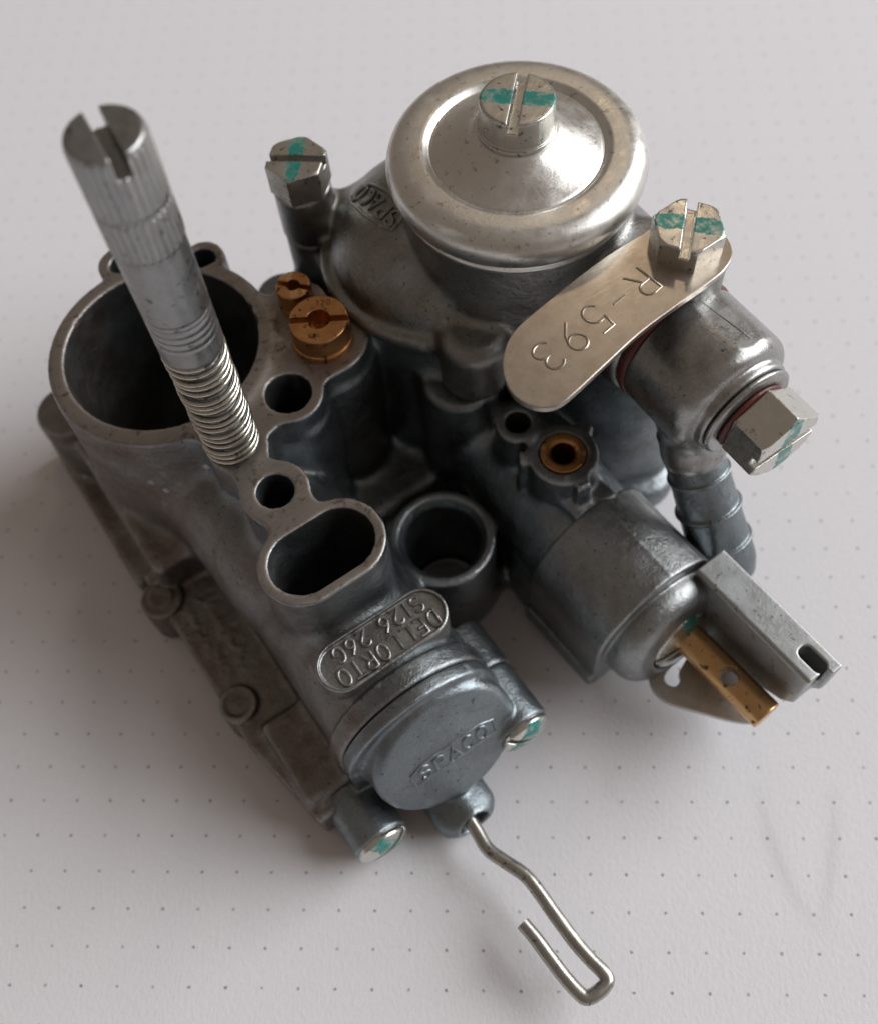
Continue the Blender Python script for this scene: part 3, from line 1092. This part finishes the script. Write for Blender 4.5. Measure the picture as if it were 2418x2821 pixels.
# ------------------------------------------------------------------ idle speed screw with spring
def build_idle_screw():
    g = Grid((-4.4, -4.4, 30 - 38), (4.4, 4.4, 52.5), 0.16)
    g.add(cyl((0, 0, -4), (0, 0, 21.5), 2.7, 0.1))
    for z in np.arange(0.5, 21, 0.9):
        g.add(cyl((0, 0, z), (0, 0, z + 0.45), 3.0, 0.2), 0.3)
    g.add(cyl((0, 0, 21.2), (0, 0, 51.6), 3.72, 0.4))
    for z in (24.5, 25.6, 26.6, 27.7, 28.4):
        g.sub((lambda X, Y, Z, z=z: np.hypot(np.hypot(X, Y) - 3.86, Z - z) - 0.24, np.array([-4.2, -4.2, z - .3]), np.array([4.2, 4.2, z + .3])), 0.15)
    # knurled bands
    for z0, z1 in ((38.6, 43.6), (44.2, 51.0)):
        n = 30

        def kn(X, Y, Z, z0=z0, z1=z1, n=n):
            a = np.arctan2(Y, X)
            r = np.hypot(X, Y)
            prof = 3.74 + 0.19 * np.cos(a * n)
            return np.maximum(r - prof, np.abs(Z - (z0 + z1) / 2) - (z1 - z0) / 2)
        g.add((kn, np.array([-4.1, -4.1, z0]), np.array([4.1, 4.1, z1])), 0.08)
    g.sub(box((-6, -0.72, 49.2), (6, 0.72, 54), 0.05, 0.0), 0.15)
    me = g.mesh('idle_speed_screw')
    d = Vector((0.0135, 0.008, 1)).normalized()
    m = axes((1, 0, -0.0135), d.cross(Vector((1, 0, -0.0135))), d, (0.4, -19.6, 38.0))
    o = link('idle_speed_screw', me, M_SCREWST, CARB, m @ Matrix.Rotation(R_(84), 4, 'Z'))
    path = []
    turns, seg = 16.5, 28
    for i in range(int(turns * seg) + 1):
        u = i / seg
        z = 0.35 + 20.6 * u / turns + 0.24 * math.sin(u * 2.1) + 0.12 * math.sin(u * 4.7 + 1)
        a = 2 * math.pi * u
        rr = 3.42 + 0.07 * math.sin(u * 1.3)
        path.append((rr * math.cos(a), rr * math.sin(a), z))
    tube('spring', path, 0.32, M_SPRING, o, n=8)
    return o


build_idle_screw()

# ------------------------------------------------------------------ slide cover, screws, control rod
def build_slide_cover():
    g = Grid((-17.5, -74.5, -0.5), (19, -56.5, 32), 0.28)
    # flange
    g.add(cyl((1.6, -57.7, 17), (1.6, -59.7, 17), 11.6, 0.4))
    g.add(box((-10.0, -59.7, 2.5), (13.2, -57.7, 17), 0.5), 0.4)
    # cap with a sloping face
    n = np.array([0, -math.cos(R_(22)), math.sin(R_(22))])
    c = np.array([2.5, -64.4, 17.2])
    g2 = Grid((-17.5, -74.5, -0.5), (19, -56.5, 32), 0.28)
    g2.add(cyl(tuple(c - n * 12.0), tuple(c), 10.7, 1.4))
    g2.inter(lambda X, Y, Z: Y + 57.75 + 0 * X + 0 * Z)
    a, b = g.D, g2.D
    h = np.maximum(1.2 - np.abs(a - b), 0) / 1.2
    g.D = (np.minimum(a, b) - h * h * 1.2 * 0.25).astype(np.float32)
    # screw bosses
    g.add(cyl((-11.0, -57.7, 5.0), (-11.0, -66.2, 5.0), 4.15, 0.25), 0.7)
    g.add(cyl((13.1, -57.7, 11.6), (13.1, -66.4, 11.6), 4.1, 0.25), 0.7)
    g.add(box((-9, -60, 1.5), (4, -57.7, 8), 0.5), 0.6)
    # rod guide
    g.add(box((-3.7, -71.6, 0.5), (5.6, -58, 6.2), 2.4), 0.5)
    g.add(cyl((1.0, -60, 4.0), (1.0, -71.8, 4.0), 3.2, 1.0), 1.0)
    g.sub(cyl((1.0, -69.5, 4.6), (1.0, -73, 4.6), 2.3), 0.3)
    g.inter(lambda X, Y, Z: 0.15 - Z)
    o = link('slide_cover', g.mesh('slide_cover'), M_CASTB, CARB)
    up = Vector((0, math.sin(R_(22)), math.cos(R_(22))))
    nn = Vector(tuple(n))
    cc = Vector(tuple(c)) + up * -0.6
    fr = axes((1, 0, 0), up, nn, tuple(cc + nn * 0.0 + Vector((0.5, 0, 0))))
    lettering('maker_mark', 'SPACO', 2.3, 0.29, M_CASTB, o, fr, 1.12, .28, 0.75)
    w, hh = 6.5, 1.8
    out = [(-w, -hh * .9), (w, -hh * .9), (w, hh * .55), (w - 2.0, hh), (-w + 2.0, hh), (-w, hh * .55), (-w, -hh * .9)]
    path = [(a0[0] * (1 - u) + b0[0] * u, a0[1] * (1 - u) + b0[1] * u, 0) for a0, b0 in zip(out[:-1], out[1:]) for u in (0, .25, .5, .75)]
    tube('maker_mark_border', path + [path[0]], 0.24, M_CASTB, o, fr, n=6, squash=0.75)
    return o


build_slide_cover()
for nm, p, rot, lab, off in (('left', (-11.0, -66.2, 5.0), 25, 'green marked screw on the lower left of the slide cover', 0.9),
                             ('right', (13.1, -66.4, 11.6), -40, 'green marked screw on the right of the slide cover', -0.9)):
    s = slotted_round('slide_cover_screw', 3.75, 0.9, 0.9, 0.5, steel('cover_screw_plate_' + nm, (0.66, 0.66, 0.62), 0.2, 0.15, paint=(1.5, 0, off)), CARB,
                      axes((1, 0, 0), (0, 0, 1), (0, -1, 0), p) @ Matrix.Rotation(R_(rot), 4, 'Z'), dome=0.9)
    s['label'] = lab

wp = [(0.9, -66, 5.6), (0.6, -72.4, 5.4), (0.4, -75.7, 5.6), (1.3, -78.4, 5.8), (2.4, -81.3, 6), (2.65, -83.9, 6), (2.65, -87.5, 6), (2.75, -91.7, 6), (3.1, -94.7, 6), (3.45, -96.6, 6), (3.3, -97.75, 6), (1.7, -98.15, 6),
      (-0.1, -97.85, 6), (-0.6, -96.7, 6), (-0.95, -94.3, 6), (-1.1, -91.4, 6), (-1.2, -88.5, 6), (-1.45, -86.0, 6)]
tube('control_rod', catmull(wp, 6), 0.98, M_WIRE, CARB, n=20)

# ------------------------------------------------------------------ nameplate
def build_nameplate():
    g = Grid((-9, -56.5, 22), (15, -44, 29.5), 0.17)
    st = d_stad(-3.4, -50.2, 8.6, -50.2, 3.55)
    g.add(slab(st, 23.0, 28.65, (-7, -54), (12.5, -46.5), 0.35))
    inner = d_stad(-3.4, -50.2, 8.6, -50.2, 3.05)
    g.sub(slab(inner, 28.15, 30, (-7, -54), (12.5, -46.5), 0.1), 0.15)
    o = link('nameplate', g.mesh('nameplate'), M_COVER, CARB)
    lettering('lettering', 'DELLORTO', 2.3, 0.26, M_COVER, o, axes((-1, 0, 0), (0, -1, 0), (0, 0, 1), (2.7, -51.65, 28.2)), 0.98, .26, 0.9)
    lettering('lettering', 'SI26 26G', 2.2, 0.25, M_COVER, o, axes((-1, 0, 0), (0, -1, 0), (0, 0, 1), (2.9, -48.7, 28.2)), 1.0, .26, 0.9)
    return o


build_nameplate()

# ------------------------------------------------------------------ choke
CH = at(37.2, -57, 0, R_(3))


def build_choke():
    g = Grid((-12, -17.5, 1.5), (12, 8.5, 27.5), 0.27)
    g.add(cyl((0, 7.2, 15), (0, -7.6, 15), 10.5, 0.35))
    g.add(box((-10.5, -7.6, 3.0), (10.3, 7.2, 15), 0.5), 0.3)
    g.add(box((-11.2, -7.4, 3.0), (-8, 7.4, 6.2), 0.4), 0.5)
    g.sub(cyl((0, 9, 14.4), (0, 4, 14.4), 9.4), 0.2)
    g.sub(cyl((0.2, -7.55, 15), (0.2, -7.95, 15), 11.2), 0.1)
    g.add(cyl((0.2, -4, 12.6), (0.2, -12.4, 14.0), 9.5, 3.0), 0.25)
    g.sub(cyl((0.9, -11.6, 12.4), (0.9, -17, 13.4), 5.2, 0.2), 0.4)
    g.add(capsule((1.4, 6.8, 25.2), (1.4, -7.0, 25.2), 0.25), 0.4)
    return link('choke_body', g.mesh('choke_body'), [M_BANJO2], CARB, CH)


M_BANJO2 = cast_metal('cast_choke', (0.29, 0.315, 0.325), (0.39, 0.42, 0.43), stain=(0.20, 0.165, 0.13), amount=0.5, rough=0.36, grain=0.8)
CHOKE = build_choke()
slotted_round('plug_screw', 4.9, 0.9, 1.0, 0.6, steel('plug_plate', (0.55, 0.55, 0.5), 0.24, 0.35, paint=(1.4, 0, 1.2)), CHOKE,
              axes((1, 0, 0), (0, 0.18, 1), (0, -1, 0.18), (0.9, -11.8, 12.6)), dome=0.6)


def build_bracket():
    g = Grid((4.8, -31.5, 6), (12, -6, 25), 0.2)
    # seen from the side: a deep plate whose far lower corner is rounded off
    side = d_union([d_poly([(-29.6, 23.0), (-29.6, 16.5), (-27.2, 12.5), (-22.5, 9.6), (-14, 8.2), (-8.2, 7.8), (-8.2, 23.0)])], 0.5)
    g.add((lambda X, Y, Z: np.maximum(side(Y + 0 * X, Z + 0 * X), np.abs(X - 8.1) - 2.6), np.array([5.3, -30.5, 7.0]), np.array([11, -7.5, 23.5])))
    g.inter(lambda X, Y, Z: ((Z - 21.9) - (X - 5.5)) * 0.707 - 0.5 + 0 * Y)
    g.sub(box((7.4, -28.6, 18), (9.4, -24.6, 30), 0.8), 0.2)
    g.sub(box((4, -32, 6), (8.8, -28.6, 30), 0.2), 0.2)
    return link('cable_bracket', g.mesh('cable_bracket'), M_BRACKET, CHOKE)


BR = build_bracket()
pin_d = Vector((0.0, -1, 0))


def build_pin():
    g = Grid((-3, -3, -1), (3, 3, 22), 0.13)
    g.add(cyl((0, 0, -0.5), (0, 0, 17.8), 2.35, 0.25))
    g.sub(cyl((-6, 0, 10.8), (6, 0, 10.8), 1.3), 0.1)
    return g.mesh('choke_pin')


pd = Vector((0.02, -1.0, 0.0)).normalized()
tilt = axes((0, 0.0, 1), pd.cross(Vector((0, 0, 1))), pd, (2.0, -9.8, 12.6))
link('choke_pin', build_pin(), M_BRASSP, CHOKE, tilt @ Matrix.Rotation(R_(12), 4, 'Z'))
lev = [(38.9, -69.6), (37.8, -68.7), (35.8, -68.5), (34.0, -69.2), (32.9, -70.6), (32.5, -72.3), (32.9, -74.2), (34.4, -76.4), (36.2, -78.7), (38.1, -81.1), (39.8, -82.8), (41.6, -83.9),
       (43.6, -83.6), (44.4, -81.5), (44.2, -76.5), (43.0, -71.5), (41.6, -70.0), (39.5, -70.9), (38.3, -71.4), (37.2, -71.9), (36.6, -72.9), (35.5, -73.2), (34.8, -72.5), (34.8, -71.5), (35.8, -70.8), (37.6, -70.4)]
lev = [tuple(p[:2]) for p in catmull([(x, y, 0) for x, y in lev] + [(*lev[0], 0)], 3)][:-1]
prism('choke_lever', lev[::-1] if sum((lev[i - 1][0] * lev[i][1] - lev[i][0] * lev[i - 1][1]) for i in range(len(lev))) < 0 else lev, 6.4, 7.6, M_LEVER, CARB, bev=0.15, sharp=25)
